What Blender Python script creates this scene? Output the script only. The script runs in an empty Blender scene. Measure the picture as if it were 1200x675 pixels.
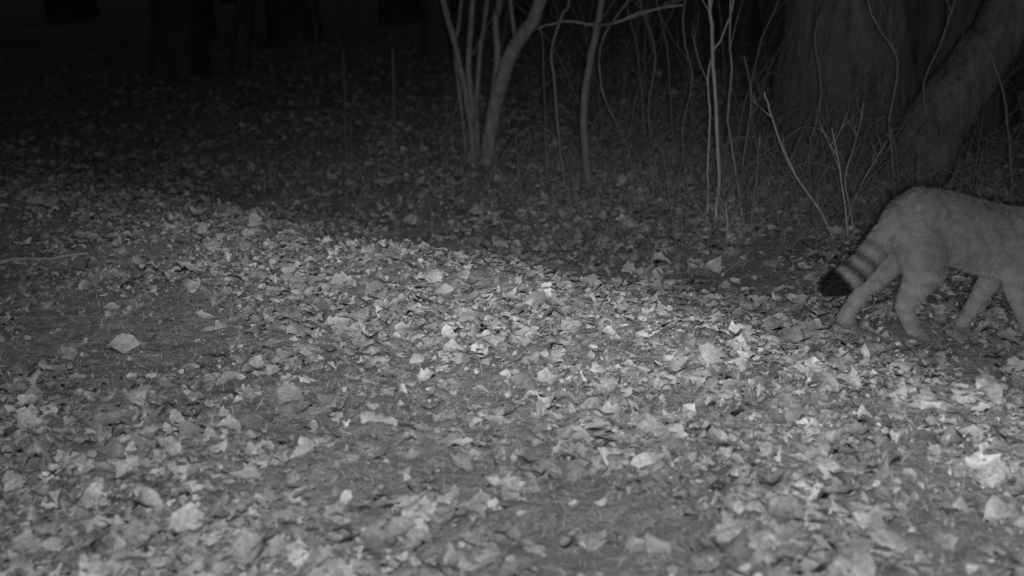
import bpy, bmesh, math, random
import numpy as np
from mathutils import Vector
rng = np.random.default_rng(7); random.seed(7)
scene = bpy.context.scene
F = 1287.0; PITCH = math.radians(16); CAMH = 0.9
cP, sP = math.cos(PITCH), math.sin(PITCH)

# ------------------------------------------------------------ helpers
_tab = rng.random((256, 256))
def vnoise(x, y, s=0):
    x = np.asarray(x, float) + s*17.3; y = np.asarray(y, float) + s*9.7
    xi = np.floor(x).astype(int); yi = np.floor(y).astype(int)
    fx = x-xi; fy = y-yi
    fx = fx*fx*(3-2*fx); fy = fy*fy*(3-2*fy)
    a = _tab[xi & 255, yi & 255]; b = _tab[(xi+1) & 255, yi & 255]
    c = _tab[xi & 255, (yi+1) & 255]; d = _tab[(xi+1) & 255, (yi+1) & 255]
    return (a*(1-fx)+b*fx)*(1-fy)+(c*(1-fx)+d*fx)*fy
def fbm(x, y, o=3, s=0):
    t = 0; a = 1; n = 0
    for i in range(o):
        t = t + a*vnoise(x*2**i, y*2**i, s+i); n += a; a *= .5
    return t/n
def sst(a, b, x):
    t = np.clip((x-a)/(b-a), 0, 1); return t*t*(3-2*t)
def crest(x):
    return np.interp(x, [-9, -4, -1.79, -1.2, -.59, -.2, .13, .58, .9, 1.5, 3, 8],
                     [11, 7.1, 4.83, 4.25, 3.72, 3.4, 3.17, 2.93, 2.82, 2.78, 2.7, 2.5])
def H(x, y):
    x = np.asarray(x, float); y = np.asarray(y, float)
    s = (y-crest(x))*.8
    h = -.06*np.clip(-s, 0, 1.6)
    k = 1-.62*sst(.4, 1.3, x)
    h = h - .15*k*sst(-.02, .5, s) + .14*k*sst(.6, 2.2, s)
    h = h + .03*np.clip(s-2.5, 0, 90)
    h = h + .05*(fbm(x*1.3, y*1.3, 2, 3)-.5) + .035*(fbm(x*5, y*5, 3, 5)-.5)
    return h
def ray(px, py):
    u = (px-600)/F; v = (337.5-py)/F
    return np.array([u, cP+v*sP, -sP+v*cP])
def ground_at(px, py):
    d = ray(px, py); t = 1.0
    while t < 25:
        p = d*t
        if CAMH+p[2] < float(H(p[0], p[1])): break
        t += .01
    return (p[0], p[1], float(H(p[0], p[1])))
def at(px, py, Y):
    d = ray(px, py); t = Y/d[1]
    return (d[0]*t, Y, CAMH+d[2]*t)

def mesh_np(name, V, Q, mat, attrs=None, smooth=True):
    V = np.asarray(V, np.float32).reshape(-1, 3); Q = np.asarray(Q, np.int32)
    k = Q.shape[1]
    me = bpy.data.meshes.new(name)
    me.vertices.add(len(V)); me.vertices.foreach_set("co", V.ravel())
    me.loops.add(Q.size); me.loops.foreach_set("vertex_index", Q.ravel())
    me.polygons.add(len(Q)); me.polygons.foreach_set("loop_start", np.arange(0, Q.size, k, dtype=np.int32))
    me.update(calc_edges=True); me.validate()
    if attrs:
        for n, a in attrs.items():
            at_ = me.attributes.new(n, 'FLOAT', 'POINT'); at_.data.foreach_set("value", np.asarray(a, np.float32))
    me.polygons.foreach_set("use_smooth", [smooth]*len(me.polygons))
    me.materials.append(mat)
    ob = bpy.data.objects.new(name, me); scene.collection.objects.link(ob)
    return ob

# ------------------------------------------------------------ materials
def new_mat(name, diffuse=True):
    m = bpy.data.materials.new(name); m.use_nodes = True
    nt = m.node_tree; b = nt.nodes['Principled BSDF']
    if diffuse:
        nt.nodes.remove(b); b = nt.nodes.new('ShaderNodeBsdfDiffuse'); b.inputs['Roughness'].default_value = 0
        nt.links.new(b.outputs[0], nt.nodes['Material Output'].inputs[0])
    return m, nt, b
def ramp(nt, src, stops):
    r = nt.nodes.new('ShaderNodeValToRGB'); e = r.color_ramp.elements
    while len(e) < len(stops): e.new(.5)
    for i, (p, c) in enumerate(stops):
        e[i].position = p; e[i].color = (c, c, c, 1)
    nt.links.new(src, r.inputs[0]); return r.outputs[0]
def noise_node(nt, scale, detail=4, vec=None, rough=.6):
    n = nt.nodes.new('ShaderNodeTexNoise'); n.inputs['Scale'].default_value = scale
    n.inputs['Detail'].default_value = detail; n.inputs['Roughness'].default_value = rough
    if vec is not None: nt.links.new(vec, n.inputs['Vector'])
    return n.outputs['Fac']
def objcoord(nt, scale=(1, 1, 1)):
    t = nt.nodes.new('ShaderNodeTexCoord'); m = nt.nodes.new('ShaderNodeMapping')
    m.inputs['Scale'].default_value = scale
    nt.links.new(t.outputs['Object'], m.inputs['Vector']); return m.outputs[0]
def bump(nt, b, h, strength, dist):
    n = nt.nodes.new('ShaderNodeBump'); n.inputs['Strength'].default_value = strength
    n.inputs['Distance'].default_value = dist
    nt.links.new(h, n.inputs['Height']); nt.links.new(n.outputs[0], b.inputs['Normal'])

m_ground, nt, b = new_mat("soil_and_litter")
v = objcoord(nt)
n1 = noise_node(nt, 30, 6, v, .75)
nt.links.new(ramp(nt, n1, [(.3, .14), (.5, .26), (.7, .40)]), b.inputs['Color'])
bump(nt, b, noise_node(nt, 70, 4, v, .75), .8, .02)

def tone_mat(name, lo, hi, nscale, nlow=.6):
    m, nt, b = new_mat(name)
    a = nt.nodes.new('ShaderNodeAttribute'); a.attribute_name = 'tone'
    c = ramp(nt, a.outputs['Fac'], [(0, lo), (1, hi)])
    n = ramp(nt, noise_node(nt, nscale, 2, objcoord(nt)), [(.3, nlow), (.7, 1)])
    mx = nt.nodes.new('ShaderNodeMix'); mx.data_type = 'RGBA'; mx.blend_type = 'MULTIPLY'
    mx.inputs[0].default_value = 1
    nt.links.new(c, mx.inputs[6]); nt.links.new(n, mx.inputs[7])
    nt.links.new(mx.outputs[2], b.inputs['Color'])
    return m, nt, b
m_leaf, nt, b = tone_mat("dead_leaf", .15, .54, 110, .55)
bump(nt, b, noise_node(nt, 200, 2, objcoord(nt)), .5, .002)
m_grass, _, _ = tone_mat("winter_grass", .14, .44, 30, .7)
m_fur, nt, b = tone_mat("cat_fur", .008, .335, 60, .8)

def bark(name, lo, hi, sc, stretch=.25, bs=.8, bd=.03):
    m, nt, b = new_mat(name)
    v = objcoord(nt, (1, 1, stretch))
    n = noise_node(nt, sc, 6, v, .75)
    nt.links.new(ramp(nt, n, [(.32, lo), (.68, hi)]), b.inputs['Color'])
    bump(nt, b, n, bs, bd); return m
m_bark = bark("rough_bark", .06, .21, 20, .22, .8, .04)
m_bark_s = bark("smooth_bark", .11, .31, 40, .3, .5)
m_twig = bark("twig_bark", .20, .38, 60, .3, .3)
m_twig_d = bark("dark_twig_bark", .11, .22, 60, .3, .3)
m_bg = bark("distant_bark", .05, .12, 12)

# ------------------------------------------------------------ ground sheet
N = 520
s = np.linspace(-1, 1, N); bb = 6.0; aa = 80/np.sinh(bb)
gx = aa*np.sinh(bb*s)+.1; gy = aa*np.sinh(bb*s)+2.8
X, Y = np.meshgrid(gx, gy)
Z = H(X, Y)+.014*(fbm(X*22, Y*22, 3, 9)-.5)
V = np.stack([X, Y, Z], -1).reshape(-1, 3)
i = np.arange(N-1); I, J = np.meshgrid(i, i); a0 = (J*N+I).ravel()
mesh_np("ground", V, np.stack([a0, a0+1, a0+N+1, a0+N], 1), m_ground)

# ------------------------------------------------------------ leaf litter
def path_dist(x, y):   # worn strip with little leaf cover
    p0 = np.array([-1.9, 3.7]); p1 = np.array([.15, 1.65]); d = (p1-p0)/np.linalg.norm(p1-p0)
    return (x-p0[0])*(-d[1])+(y-p0[1])*d[0]
def cover(x, y):
    pd = path_dist(x, y)+.2*(vnoise(x*2, y*2, 8)-.5)
    s = (y-crest(x))*.8
    c = .5+2.0*(fbm(x*3.4, y*3.4, 3, 21)-.45)
    c = c*(1-.68*np.exp(-(pd/.27)**2))
    c = c*(1+.7*np.exp(-((s+.32)/.3)**2))
    c = np.where((s > .05) & (x > -.4), c*1.1+.12, c)
    return np.clip(c, .06, 1)
def place(n, ymax, pw):
    y = .9+(ymax-.9)*rng.random(n*5)**pw
    x = (rng.random(n*5)*2-1)*(.8+.55*y)+.1
    k = rng.random(n*5) < cover(x, y)
    return x[k][:n], y[k][:n]
def leaves(name, n, lmin, lmax, rows, ymax, pw, tiltsd, lift, tlo, thi, mat, crump=.05, sizep=1.6):
    x, y = place(n, ymax, pw); n = len(x)
    L = lmin+(lmax-lmin)*rng.random(n)**sizep
    u = np.linspace(0, 1, rows)
    prof = []
    for k in range(12):
        base = np.sin(np.pi*np.clip(u, .03, .97)**(.6+.6*rng.random()))**(.5+.4*rng.random())
        lob = 1+.4*np.where(np.arange(rows) % 2 == 0, 1, -1)*rng.random()*(k % 2)
        pr = base*lob; pr[0] = .08; pr[-1] = .12
        prof.append(pr*(.20+.24*rng.random()))
    prof = np.array(prof)[rng.integers(0, 12, n)]
    profL = prof*(1+.2*rng.standard_normal((n, rows))); profR = prof*(1+.2*rng.standard_normal((n, rows)))
    fold = np.abs(rng.normal(.18, .3, n))[:, None]*np.sign(rng.random(n)-.35)[:, None]
    curl = rng.normal(-.2, .65, n)[:, None]; twist = rng.normal(0, .65, n)[:, None]
    W = np.stack([-profL, 0*prof, profR], -1)
    U = np.repeat((u-.5)[None, :, None], n, 0).repeat(3, 2)
    Zl = np.abs(W)*fold[..., None] + curl[..., None]*(U**2)+twist[..., None]*U*W*1.6
    Zl = Zl+crump*rng.standard_normal(Zl.shape)
    P = np.stack([U+rng.normal(0, .1, n)[:, None, None]*(U**2)*2, W+rng.normal(0, .35, n)[:, None, None]*(U**2), Zl], -1)*L[:, None, None, None]
    P = P.reshape(n, rows*3, 3)
    a = rng.normal(0, tiltsd, n); b_ = rng.normal(0, tiltsd, n); c = rng.random(n)*2*np.pi
    def rot(ax, t):
        R = np.zeros((n, 3, 3)); cs, sn = np.cos(t), np.sin(t)
        i, j = [(1, 2), (2, 0), (0, 1)][ax]
        R[:, ax, ax] = 1; R[:, i, i] = cs; R[:, j, j] = cs; R[:, i, j] = -sn; R[:, j, i] = sn
        return R
    R = rot(2, c) @ rot(0, a) @ rot(1, b_)
    P = np.einsum('nij,nkj->nki', R, P)
    z = H(x, y)+.003+lift*rng.random(n)**1.5*(.4+cover(x, y))+np.abs(np.sin(a))*L*.1+np.abs(np.sin(b_))*L*.1
    P = P+np.stack([x, y, z], -1)[:, None, :]
    q = []
    for r in range(rows-1):
        for cc in range(2):
            o = r*3+cc; q.append([o, o+1, o+4, o+3])
    q = np.array(q)
    Q = (q[None]+(np.arange(n)*rows*3)[:, None, None]).reshape(-1, 4)
    t = tlo+(thi-tlo)*rng.random(n)**1.3
    return mesh_np(name, P.reshape(-1, 3), Q, mat, {'tone': np.repeat(t, rows*3)})
leaves("fallen_leaves", 52000, .02, .080, 8, 15, 1.85, .23, .022, .2, .95, m_leaf, .05, 1.9)
leaves("leaf_fragments", 60000, .008, .03, 4, 8, 1.3, .35, .012, .25, .85, m_leaf, .06)

# ------------------------------------------------------------ short grass
def blades(name, x, y, lmin, lmax, w, lean, mat, tlo, thi):
    n = len(x); L = lmin+(lmax-lmin)*rng.random(n)**1.5
    th = rng.random(n)*2*np.pi; le = np.abs(rng.normal(lean, .35, n))
    dx, dy = np.cos(th)*np.sin(le), np.sin(th)*np.sin(le); dz = np.maximum(np.cos(le), .08)
    ph = rng.random(n)*2*np.pi; wx, wy = np.cos(ph)*w, np.sin(ph)*w
    B = np.stack([x, y, H(x, y)-.003], -1)
    D = np.stack([dx, dy, dz], -1); S = np.stack([wx, wy, 0*wx], -1)
    mid = B+D*L[:, None]*.55; D2 = D.copy(); D2[:, 2] -= .55
    tip = mid+D2*L[:, None]*.5
    P = np.stack([B-S, B+S, mid+S*.8, mid-S*.8, tip+S*.15, tip-S*.15], 1)
    q = np.array([[0, 1, 2, 3], [3, 2, 4, 5]])
    Q = (q[None]+(np.arange(n)*6)[:, None, None]).reshape(-1, 4)
    t = tlo+(thi-tlo)*rng.random(n)
    return mesh_np(name, P.reshape(-1, 3), Q, mat, {'tone': np.repeat(t, 6)})
n = 200000
y = 1.0+6.5*rng.random(n)**1.35; x = (rng.random(n)*2-1)*(.6+.5*y)+.1
blades("grass", x, y, .010, .045, .0008, 1.0, m_grass, .1, .9)
n = 7000
cx = np.concatenate([rng.normal(.75, .55, n//2), rng.normal(1.9, .6, n//4), rng.normal(-.2, 1.2, n//4)])
cy = np.concatenate([rng.normal(5.0, .35, n//2), rng.normal(4.4, .35, n//4), rng.normal(5.7, .5, n//4)])
blades("tall_dead_grass", cx, cy, .05, .2, .0014, .7, m_grass, .1, .8)

# ------------------------------------------------------------ tubes / woody plants
class Tubes:
    def __init__(s): s.V = []; s.F = []; s.n = 0
    def path(s, pts, step=None):
        P = [np.array(p, float) for p in pts]
        P = [2*P[0]-P[1]]+P+[2*P[-1]-P[-2]]
        out = []
        for i in range(1, len(P)-2):
            m = max(3, int(np.linalg.norm(P[i+1]-P[i])/(step or .06)))
            m = min(m, 24)
            for k in range(m):
                t = k/m
                out.append(.5*((2*P[i])+(-P[i-1]+P[i+1])*t+(2*P[i-1]-5*P[i]+4*P[i+1]-P[i+2])*t*t+(-P[i-1]+3*P[i]-3*P[i+1]+P[i+2])*t**3))
        out.append(P[-2]); return np.array(out)
    def add(s, pts, r0, r1, seg=6, wob=.0, step=None, rough=0., flare=0.):
        C = s.path(pts, step); n = len(C)
        if wob: C[1:-1] += rng.normal(0, wob, (n-2, 3))
        T = np.gradient(C, axis=0); T /= np.linalg.norm(T, axis=1)[:, None]+1e-9
        ref = np.array([.3, .95, .1]); A = np.cross(T, ref); A /= np.linalg.norm(A, axis=1)[:, None]+1e-9
        B = np.cross(T, A); t = np.linspace(0, 1, n); R = r0+(r1-r0)*t+flare*r0*np.exp(-t*n*.25)
        th = np.linspace(0, 2*np.pi, seg, endpoint=False)
        RR = R[:, None]*np.ones(seg)
        if rough:
            tt = th[None, :]; hh = (np.arange(n)*(step or .06))[:, None]
            RR = RR*(1+rough*(np.sin(3*tt+hh*.7)+.7*np.sin(5*tt+1+hh)+.6*np.sin(11*tt+np.sin(hh*3))+.6*rng.standard_normal((n, seg))*.35))
        V = C[:, None]+RR[..., None]*(A[:, None]*np.cos(th)[None, :, None]+B[:, None]*np.sin(th)[None, :, None])
        s.V.append(V.reshape(-1, 3))
        i, j = np.meshgrid(np.arange(n-1), np.arange(seg), indexing='ij'); j2 = (j+1) % seg
        s.F.append(np.stack([i*seg+j, i*seg+j2, (i+1)*seg+j2, (i+1)*seg+j], -1).reshape(-1, 4)+s.n)
        s.n += n*seg; return C
    def twigs(s, C, k, length, r, level=1, lo=.3, up=.5):
        for _ in range(k):
            i = int(len(C)*(lo+(1-lo)*rng.random())); i = min(i, len(C)-2)
            d = C[i+1]-C[i]; d /= np.linalg.norm(d)+1e-9
            o = rng.normal(0, 1, 3); o[2] = abs(o[2])*up; o /= np.linalg.norm(o)
            d = d*.8+o*.6; d /= np.linalg.norm(d); L = length*(.4+.9*rng.random())
            m = C[i]+d*L*.5; e = m+(d+np.array([0, 0, .25])+rng.normal(0, .12, 3))*L*.5
            c2 = s.add([C[i], m, e], r, r*.35, 5, step=.08)
            if level > 0: s.twigs(c2, 2, length*.5, r*.55, level-1)
    def obj(s, name, mat): return mesh_np(name, np.concatenate(s.V), np.concatenate(s.F), mat)

def stem_pts(base, pix, Yoff):
    bx, by, bz = base; P = [(bx, by, bz-.03)]
    for k, (px, py) in enumerate(pix):
        P.append(at(px, py, by+Yoff*(k+1)/len(pix)+rng.normal(0, .02)))
    return P
def extend(P, up):
    a = np.array(P[-2]); b_ = np.array(P[-1]); d = b_-a; d /= np.linalg.norm(d)
    d = d*.7+np.array([0, 0, .5]); 
    return P+[tuple(b_+d*up*.5+rng.normal(0, .04, 3)), tuple(b_+d*up+rng.normal(0, .08, 3))]

T = Tubes()
def st(T, base, pix, yo, r0, r1, tw=3, tl=.35, ext=1.5, wob=.0015, seg=8, lo=.35, tr=.004):
    P = stem_pts(base, pix, yo)
    if ext: P = extend(P, ext)
    C = T.add(P, r0, r1, seg, wob)
    T.twigs(C, tw, tl, tr, 1, lo); return C
b0 = ground_at(570, 192)
st(T, b0, [(576, 145), (585, 105), (600, 60), (618, 33), (634, -2)], -.15, .040, .020, 3, .5, lo=.5, seg=12)
st(T, b0, [(577, 120), (583, 70), (581, 20), (586, -5)], .15, .020, .012, 2, .4, lo=.5)
st(T, ground_at(556, 190), [(551, 140), (540, 80), (530, 40), (519, -2)], -.2, .018, .010, 3, .4, lo=.5)
st(T, ground_at(552, 188), [(553, 130), (549, 70), (552, 30), (554, -4)], .1, .017, .009, 2, .4, lo=.5)
st(T, ground_at(560, 186), [(558, 130), (563, 60), (571, 0)], .25, .014, .009, 2, .4, lo=.5)
st(T, ground_at(547, 184), [(540, 120), (533, 60), (541, 0)], .3, .011, .007, 2, .4)
st(T, b0, [(582, 120), (603, 50), (598, 0)], -.05, .012, .009, 2, .3, lo=.6)
T.obj("hazel_shrub", m_bark_s)

def sapling(name, base_px, pix, yo, r0, r1, mat, tw=4, tl=.3, ext=.8, tr=.002):
    T = Tubes(); st(T, ground_at(*base_px), pix, yo, r0, r1, tw, tl, ext, .0015, 6, .3, tr)
    return T.obj(name, mat)
sapling("young_tree", (692, 222), [(686, 180), (684, 130), (690, 80), (700, 30), (706, -3)], .1, .022, .010, m_twig_d, 4, .4)
T = Tubes(); p = ground_at(692, 222)[1]
C = T.add([at(700, 28, p+.1), at(720, 27, p-.1), at(760, 12, p-.15), at(800, 6, p-.2)], .009, .005, 6, .003)
T.twigs(C, 4, .2, .0025); C = T.add([at(700, 30, p+.1), at(680, 27, p+.15), at(655, 26, p+.2), at(630, 34, p+.2)], .009, .004, 6, .003)
T.obj("young_tree_branch", m_bark_s).parent = bpy.data.objects["young_tree"]
S = [
 ((664, 222), [(655, 160), (650, 100), (646, 60), (661, 15), (668, -4)], .1, .008, .005, m_twig_d),
 ((742, 196), [(733, 165), (712, 125), (703, 85), (709, 40)], .1, .006, .004, m_bark_s),
 ((838, 268), [(842, 220), (840, 150), (836, 80), (834, 30), (832, -4)], -.05, .008, .006, m_twig),
 ((829, 262), [(829, 200), (832, 130), (829, 95), (836, 60), (852, 30)], .05, .005, .003, m_twig),
 ((872, 262), [(862, 200), (853, 140), (858, 80), (855, 35)], .1, .005, .004, m_bark_s),
 ((981, 278), [(960, 245), (932, 205), (914, 165), (902, 128), (896, 108)], -.1, .0055, .003, m_twig),
 ((880, 262), [(886, 215), (890, 160)], .05, .0045, .003, m_bark_s),
 ((852, 284), [(852, 258), (851, 236)], .0, .006, .004, m_twig),
 ((998, 288), [(990, 245), (984, 200), (975, 150)], .05, .0045, .0025, m_twig),
 ((1003, 280), [(996, 240), (990, 210), (1005, 160), (1012, 120)], .05, .0045, .0025, m_bark_s),
 ((985, 282), [(1000, 235), (1022, 195), (1040, 165)], .0, .004, .0025, m_bark_s),
 ((1048, 250), [(1046, 190), (1042, 140), (1052, 70), (1020, 15)], .2, .005, .003, m_twig_d),
 ((900, 258), [(915, 215), (945, 190), (985, 200)], .0, .004, .003, m_twig_d),
 ((1187, 245), [(1184, 180), (1176, 110), (1160, 60)], .1, .006, .004, m_twig_d),
 ((612, 238), [(608, 200), (604, 160)], .0, .0045, .003, m_twig_d),
 ((462, 148), [(461, 110), (460, 58)], .0, .009, .006, m_twig_d),
 ((403, 146), [(404, 110), (402, 60)], .0, .007, .005, m_twig_d),
 ((768, 190), [(760, 130), (768, 60), (750, 0)], .2, .006, .004, m_twig_d),
 ((955, 235), [(948, 180), (962, 110), (955, 40), (970, -5)], .3, .005, .003, m_twig_d),
 ((1075, 215), [(1090, 160), (1082, 100), (1110, 30)], -.2, .005, .003, m_twig_d),
 ((866, 250), [(868, 210), (880, 120), (872, 66)], .1, .0045, .003, m_twig_d),
 ((805, 215), [(800, 150), (812, 90), (800, 30)], .1, .005, .003, m_twig_d),
]
for i_, (bp, px, yo, r0, r1, mt) in enumerate(S):
    short = min(q[1] for q in px) > 55
    sapling("sapling", bp, px, yo, r0, r1, mt, 3 if short else 4, .12 if short else .25, 0 if short else .8)

# thicket of thin stems and arching brambles (one mass)
T = Tubes()
for _ in range(210):
    y = 5.2+6.5*rng.random(); x = rng.uniform(-.2*y, .62*y)
    if x < 0 and rng.random() < .5: continue
    z = float(H(x, y)); h = rng.uniform(.25, 1.6); l = rng.normal(0, .3, 2)
    C = T.add([(x, y, z-.02), (x+l[0]*.3*h, y+l[1]*.3*h, z+h*.5), (x+l[0]*h, y+l[1]*h, z+h)], rng.uniform(.002, .0055), .0013, 5, .003, .1)
    T.twigs(C, 3, .22, .0017, 1)
for _ in range(380):
    x = rng.choice([rng.normal(.85, .45), rng.normal(1.4, .25), rng.normal(1.7, .35), rng.uniform(-1, 4)]); y = rng.uniform(3.9, 6.5)
    if x < .3: y += 1
    z = float(H(x, y)); a = rng.uniform(0, 6.3); L = rng.uniform(.15, .6); h = rng.uniform(.05, .42)
    C = T.add([(x, y, z), (x+math.cos(a)*L*.4, y+math.sin(a)*L*.4, z+h), (x+math.cos(a)*L, y+math.sin(a)*L, z+h*.4)], .0026, .0012, 4, .004, .08)
    T.twigs(C, 2, .12, .0013, 0)
T.obj("bramble_thicket", m_twig_d)

def stick(name, pa, pb, r, mat, lift=.01):
    A = np.array(ground_at(*pa)); B = np.array(ground_at(*pb)); A[2] += lift; B[2] += lift
    m = (A+B)/2; m[2] = max(m[2], float(H(m[0], m[1]))+lift)
    T = Tubes(); C = T.add([A, m+rng.normal(0, .01, 3), B], r, r*.5, 6, .003); T.twigs(C, 2, .08, r*.3, 0)
    T.obj(name, mat)
stick("fallen_branch", (-25, 316), (104, 303), .010, m_bark_s, .016)
stick("fallen_branch", (575, 216), (485, 168), .016, m_twig_d, .03)
stick("fallen_branch", (700, 300), (640, 268), .006, m_bark_s, .01)

# ------------------------------------------------------------ big trees
def big_tree(name, pts, r0, r1, mat, seg=56, limbs=8, flare=.5):
    T = Tubes(); C = T.add(pts, r0, r1, seg, .004, .12, .022, flare)
    for k in range(limbs):
        i = int(len(C)*(.62+.36*k/limbs)); p = C[min(i, len(C)-2)]; a = rng.uniform(0, 6.3); L = rng.uniform(1.5, 3)
        d = np.array([math.cos(a), math.sin(a), .7])
        c2 = T.add([p, p+d*L*.5, p+d*L+np.array([0, 0, .5])], r1*.45, .02, 8, .03, .2)
        T.twigs(c2, 5, 1.2, .015, 1, up=.8)
    T.obj(name, mat)
g = ground_at(990, 158); x0, y0, z0 = g
big_tree("oak_tree", [(x0, y0, z0-.15), (x0-.02, y0, z0+.8), (x0+.05, y0+.1, z0+2.6), (x0, y0+.2, z0+5), (x0+.3, y0, z0+8)], .33, .2, m_bark)
g = ground_at(1150, 165); x0, y0, z0 = g
big_tree("oak_tree", [(x0, y0+.6, z0-.15), (x0, y0+.6, z0+1), (x0+.1, y0+.7, z0+3), (x0, y0+.7, z0+8)], .34, .18, m_bg)
g = ground_at(1068, 212); x0, y0, z0 = g; t = at(1192, -5, y0+.2)
d = np.array(t)-np.array(g)
big_tree("leaning_tree", [np.array(g)-d*.12, np.array(g)+d*.33+np.array([-.03, 0, .02]), np.array(g)+d*.66, np.array(t), np.array(t)+d*1.2+np.array([0, 0, .6]), np.array(t)+d*2.4+np.array([-.3, 0, 2.])], .118, .09, m_bark, 40, 5, .4)
T = Tubes()
for _ in range(60):
    y = rng.uniform(10, 34); x = rng.uniform(-.75*y, .75*y); r = rng.uniform(.06, .28); z = float(H(x, y))
    l = rng.normal(0, .4, 2)
    C = T.add([(x, y, z-.2), (x+l[0]*.3, y, z+2), (x+l[0], y+l[1], z+9)], r, r*.4, 14, .01, .4, .02, .3)
    T.twigs(C, 5, 1.8, .03, 1, .35)
T.obj("distant_trees", m_bg)

# ------------------------------------------------------------ wildcat
bm = bmesh.new(); bmesh.ops.create_icosphere(bm, subdivisions=3, radius=1)
SV = np.array([v.co[:] for v in bm.verts]); SF = np.array([[v.index for v in f.verts] for f in bm.faces]); bm.free()
cv, cf = [], []; cn = 0
def ell(c, r):
    global cn
    r = np.array(r if hasattr(r, '__len__') else (r, r, r), float)
    cv.append(SV*r+np.array(c)); cf.append(SF+cn); cn += len(SV)
def chain(nodes):
    for (a, ra), (b_, rb) in zip(nodes[:-1], nodes[1:]):
        a = np.array(a, float); b_ = np.array(b_, float)
        ra = np.array(ra if hasattr(ra, '__len__') else (ra,)*3, float); rb = np.array(rb if hasattr(rb, '__len__') else (rb,)*3, float)
        n = max(2, int(np.linalg.norm(b_-a)/(min(ra.min(), rb.min())*.3)))
        for k in range(n+1):
            t = k/n; t2 = t*t*(3-2*t); ell(a+(b_-a)*t, ra+(rb-ra)*t2)
trunk = [((-.055, .0, .300), (.050, .05, .070)), ((-.015, 0, .313), (.058, .066, .088)), ((.05, 0, .300), (.06, .068, .090)),
         ((.12, 0, .278), (.06, .070, .092)), ((.20, 0, .257), (.06, .068, .093)), ((.27, 0, .254), (.06, .066, .093)),
         ((.33, 0, .263), (.05, .055, .078)), ((.385, 0, .295), (.045, .045, .055)), ((.43, 0, .32), (.04, .042, .045))]
chain(trunk)
ell((.465, 0, .345), (.05, .048, .044)); ell((.455, .025, .335), (.032, .026, .028)); ell((.455, -.025, .335), (.032, .026, .028))
chain([((.49, 0, .338), (.025, .027, .022)), ((.515, 0, .33), (.016, .02, .015))]); ell((.505, 0, .318), (.016, .016, .009))
for sy in (-1, 1):
    chain([((.448, sy*.028, .375), (.010, .020, .014)), ((.446, sy*.033, .392), (.007, .013, .01)), ((.445, sy*.036, .41), (.004, .004, .006))])
def paw(x, y, z=.012, yaw=0):
    ell((x, y, z+.004), (.024, .020, .015))
    for k in (-1.5, -.5, .5, 1.5):
        ell((x+.019-abs(k)*.003, y+k*.0095, z-.001), (.012, .007, .010))
yn, yf = -.045, .055
chain([((-.015, yn+.01, .31), (.058, .034, .07)), ((-.012, yn, .255), (.062, .036, .055)), ((-.002, yn-.002, .195), (.048, .031, .043)),
       ((-.026, yn, .14), (.033, .025, .031)), ((-.046, yn, .098), (.023, .019, .023)), ((-.030, yn, .06), .0195), ((-.012, yn, .024), .019)])
paw(.004, yn)
chain([((-.03, yf-.01, .31), (.05, .032, .065)), ((-.045, yf, .25), (.050, .032, .05)), ((-.062, yf, .19), (.038, .028, .038)),
       ((-.094, yf, .145), (.029, .024, .028)), ((-.122, yf, .108), (.022, .019, .022)), ((-.145, yf, .065), .0195), ((-.165, yf, .028), .019)])
paw(-.152, yf, .010)
chain([((.285, .03, .28), (.045, .03, .06)), ((.25, .035, .225), (.035, .026, .04)), ((.215, .035, .185), (.030, .024, .030)),
       ((.182, .03, .12), (.023, .020, .024)), ((.155, .03, .062), .019), ((.135, .03, .026), .0175)])
paw(.138, .03, .010)
chain([((.275, -.035, .28), (.045, .03, .06)), ((.245, -.042, .225), (.040, .028, .045)), ((.222, -.045, .18), (.032, .025, .034)),
       ((.238, -.048, .12), (.024, .020, .026)), ((.262, -.05, .062), .019), ((.275, -.05, .026), .017)])
paw(.285, -.05, .010)
TAIL = np.array([(-.065, 0, .305), (-.093, -.005, .278), (-.118, -.01, .245), (-.144, -.012, .209), (-.172, -.014, .177), (-.200, -.015, .153), (-.222, -.015, .139)])
TR = [.036, .033, .031, .030, .031, .030, .021]
chain([(tuple(p), r) for p, r in zip(TAIL, TR)])
raw = mesh_np("raw_cat", np.concatenate(cv), np.concatenate(cf), m_fur)
md = raw.modifiers.new("r", 'REMESH'); md.mode = 'VOXEL'; md.voxel_size = .0045; md.use_smooth_shade = True
md2 = raw.modifiers.new("s", 'SMOOTH'); md2.factor = .5; md2.iterations = 7
dg = bpy.context.evaluated_depsgraph_get(); ev = raw.evaluated_get(dg)
me = bpy.data.meshes.new_from_object(ev)
bpy.data.objects.remove(raw)
nv = len(me.vertices); P = np.empty(nv*3); me.vertices.foreach_get("co", P); P = P.reshape(-1, 3)
Nn = np.empty(nv*3); me.vertices.foreach_get("normal", Nn); Nn = Nn.reshape(-1, 3)
seglen = np.r_[0, np.cumsum(np.linalg.norm(np.diff(TAIL, axis=0), axis=1))]
def tail_param(P):
    best = np.full(len(P), 9.); tp = np.zeros(len(P)); di = np.zeros((len(P), 3))
    for k in range(len(TAIL)-1):
        a, b_ = TAIL[k], TAIL[k+1]; d = b_-a; l = np.linalg.norm(d)
        t = np.clip(((P-a)@d)/l**2, 0, 1.6 if k == len(TAIL)-2 else 1); q = a+t[:, None]*d
        ds = np.linalg.norm(P-q, axis=1); m = ds < best
        best[m] = ds[m]; tp[m] = seglen[k]+t[m]*l; di[m] = d/l
    return best, tp/seglen[-1], di
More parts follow.
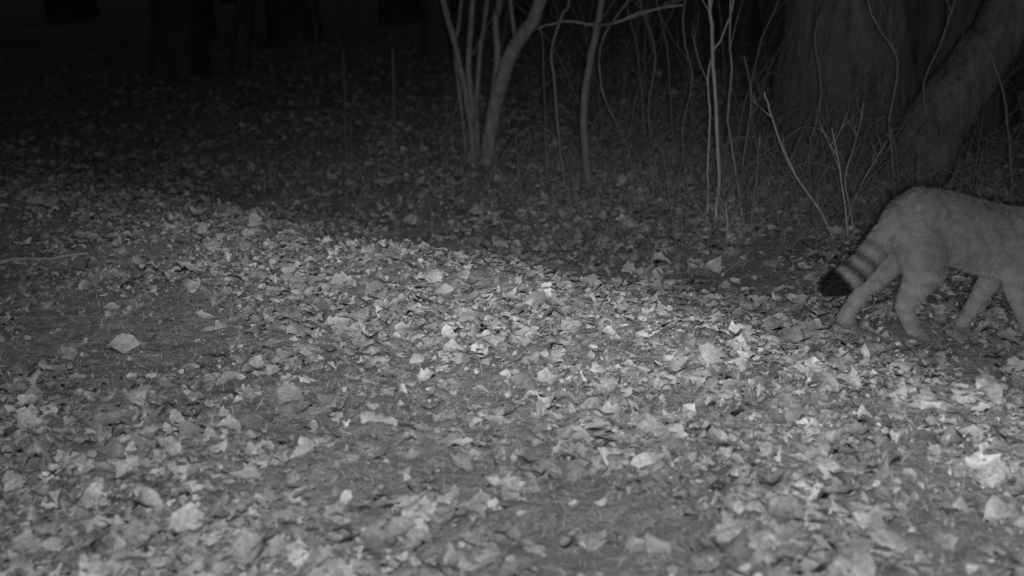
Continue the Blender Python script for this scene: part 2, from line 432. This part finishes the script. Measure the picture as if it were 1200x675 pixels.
def coat(P):
    best, tp, _ = tail_param(P)
    nz = fbm(P[:, 0]*40+50, P[:, 2]*40+P[:, 1]*30+50, 2, 2)
    nz2 = fbm(P[:, 0]*14+20, P[:, 2]*14+P[:, 1]*14+20, 2, 6)
    base = .66+.16*(nz-.5)+.16*(nz2-.5)
    st_ = np.sin(P[:, 0]*120+7*nz2+5*np.sin(P[:, 2]*22)+nz*5)
    base -= .16*sst(.1, .9, st_)*sst(.19, .25, P[:, 2])*sst(.3, .55, nz2+.1)
    base -= .16*np.exp(-((P[:, 1])/.012)**2)*(P[:, 2] > .35)
    leg = P[:, 2] < .19
    base -= np.where(leg, .14*sst(.4, .9, np.sin(P[:, 2]*150+P[:, 0]*30+nz*4)), 0)
    base = np.where(P[:, 2] < .022, .40, base)
    base = np.where((P[:, 2] < .2) & (P[:, 2] > .03), base+.1, base)
    tail = (best < .044) & (P[:, 0] < -.092) & (P[:, 2] > .105) & ~((P[:, 1] > .034))
    tt = tp+.02*(nz-.5)
    c = np.full(len(P), .76)
    for a, w, k in ((.33, .04, .34), (.50, .05, .58), (.67, .05, .66)): c = c-k*np.exp(-((tt-a)/w)**2)
    c = np.where(tt > .79, np.maximum(.02, .7-(tt-.79)*18), c)
    return np.clip(np.where(tail, c, base), 0.0, 1), tail
col, _ = coat(P)
at_ = me.attributes.new('tone', 'FLOAT', 'POINT'); at_.data.foreach_set("value", (col*.85).astype(np.float32))
if not me.materials: me.materials.append(m_fur)
else: me.materials[0] = m_fur
me.polygons.foreach_set("use_smooth", [True]*len(me.polygons))
body = bpy.data.objects.new("body", me); scene.collection.objects.link(body)
me.calc_loop_triangles(); tr = np.empty(len(me.loop_triangles)*3, np.int32); me.loop_triangles.foreach_get("vertices", tr); tr = tr.reshape(-1, 3)
ar = np.linalg.norm(np.cross(P[tr[:, 1]]-P[tr[:, 0]], P[tr[:, 2]]-P[tr[:, 0]]), axis=1)
NH = 110000; ti = rng.choice(len(tr), NH, p=ar/ar.sum())
w = rng.dirichlet((1, 1, 1), NH); hp = np.einsum('ni,nij->nj', w, P[tr[ti]]); hn = np.einsum('ni,nij->nj', w, Nn[tr[ti]])
hn /= np.linalg.norm(hn, axis=1)[:, None]+1e-9
hc, istail = coat(hp); _, _, td = tail_param(hp)
fl = np.tile(np.array([-.85, 0, -.45]), (NH, 1)); fl[hp[:, 2] < .19] = (-.25, 0, -1); fl[istail] = td[istail]
fl[hp[:, 0] > .44] = (-1, 0, .1)
fl -= hn*np.sum(fl*hn, 1)[:, None]
dr = fl+hn*.45+rng.normal(0, .2, (NH, 3)); dr /= np.linalg.norm(dr, axis=1)[:, None]
hl = .013*(.6+.8*rng.random(NH))
hl = np.where(hp[:, 2] < .12, hl*.5, hl); hl = np.where(istail, .015, hl); hl = np.where(hp[:, 2] < .025, .003, hl); hl = np.where(hp[:, 0] > .44, hl*.5, hl)
sd = np.cross(dr, hn+rng.normal(0, .5, (NH, 3))); sd /= np.linalg.norm(sd, axis=1)[:, None]+1e-9; sd *= .0006
HV = np.stack([hp-sd, hp+sd, hp+dr*hl[:, None]], 1).reshape(-1, 3)
fur = mesh_np("fur", HV, np.arange(NH*3).reshape(-1, 3), m_fur, {'tone': np.repeat(np.clip(hc+rng.normal(0, .05, NH), 0, 1), 3)})
m_eye, nt, b = new_mat("eye", False); b.inputs['Base Color'].default_value = (.02, .02, .02, 1); b.inputs['Roughness'].default_value = .1
parts = [body, fur]
for nm, sy in (("eye_left", 1), ("eye_right", -1)):
    parts.append(mesh_np(nm, SV*.0085+np.array((.497, sy*.022, .352)), SF, m_eye))
parts.append(mesh_np("nose", SV*np.array((.006, .008, .005))+np.array((.529, 0, .334)), SF, m_eye))
T = Tubes()
for sy in (-1, 1):
    for k in range(5): T.add([(.518, sy*.014, .328+k*.002), (.52, sy*.04, .33+k*.006), (.505, sy*.07, .325+k*.01)], .0004, .0002, 4)
parts.append(T.obj("whiskers", m_twig))
cat = bpy.data.objects.new("wildcat", None); scene.collection.objects.link(cat)
cx_, cy_, _ = ground_at(1076, 407)
hz = [float(H(cx_+a, cy_+b_)) for a, b_ in ((0, -.045), (-.15, .055), (.138, .03), (.305, -.05))]
cat.location = (cx_, cy_+.045, float(np.mean(hz))+.010); cat.scale = (1, 1, .96)
for p_ in parts: p_.parent = cat

# ------------------------------------------------------------ lights
w = bpy.data.worlds.new("World"); scene.world = w; w.use_nodes = True; nt = w.node_tree
sky = nt.nodes.new('ShaderNodeTexSky'); sky.sky_type = 'NISHITA'; sky.sun_disc = False
sky.sun_elevation = math.radians(8); sky.sun_rotation = math.radians(20)
bw = nt.nodes.new('ShaderNodeRGBToBW'); nt.links.new(sky.outputs[0], bw.inputs[0])
nt.links.new(bw.outputs[0], nt.nodes['Background'].inputs[0]); nt.nodes['Background'].inputs[1].default_value = .010

# infrared flash of the trail camera, beam hand-shaped to light the crest band most
l = bpy.data.lights.new("trail_camera_flash", 'POINT'); l.energy = 780; l.shadow_soft_size = .04
lo = bpy.data.objects.new("trail_camera_flash", l); scene.collection.objects.link(lo); lo.location = (.02, -.03, .887)
l.use_nodes = True; nt = l.node_tree; em = nt.nodes['Emission']
tc = nt.nodes.new('ShaderNodeTexCoord')
def dot(vec):
    d = nt.nodes.new('ShaderNodeVectorMath'); d.operation = 'DOT_PRODUCT'
    nt.links.new(tc.outputs['Normal'], d.inputs[0]); d.inputs[1].default_value = vec; return d.outputs['Value']
def curve(src, stops):
    m = nt.nodes.new('ShaderNodeMapRange'); m.inputs[1].default_value = -.7; m.inputs[2].default_value = .7
    nt.links.new(src, m.inputs[0])
    return ramp(nt, m.outputs[0], [((p+.7)/1.4, c) for p, c in stops])
up = curve(dot((.2, 0, 1)), [(-.7, .18), (-.5, .30), (-.40, .43), (-.31, .80), (-.265, 1.0), (-.238, .48), (-.15, .35), (-.02, .28), (.1, .22)])
side = curve(dot((1.0-.18, 0, -.9)), [(-.35, .08), (-.14, .38), (.04, .85), (.22, 1.0), (.34, .92), (.43, .74), (.68, .58)])
mm = nt.nodes.new('ShaderNodeMath'); mm.operation = 'MULTIPLY'
nt.links.new(up, mm.inputs[0]); nt.links.new(side, mm.inputs[1]); nt.links.new(mm.outputs[0], em.inputs['Strength'])

# ------------------------------------------------------------ camera
cam = bpy.data.cameras.new("camera"); co = bpy.data.objects.new("camera", cam); scene.collection.objects.link(co)
co.location = (0, 0, CAMH); co.rotation_euler = (math.pi/2-PITCH, 0, 0)
cam.sensor_width = 36; cam.lens = F/1200*36; cam.clip_end = 300; cam.clip_start = .02
cam.dof.use_dof = True; cam.dof.focus_distance = 3.1; cam.dof.aperture_fstop = 2.4
scene.camera = co
scene.view_settings.view_transform = 'Standard'; scene.view_settings.look = 'None'; scene.view_settings.exposure = 0
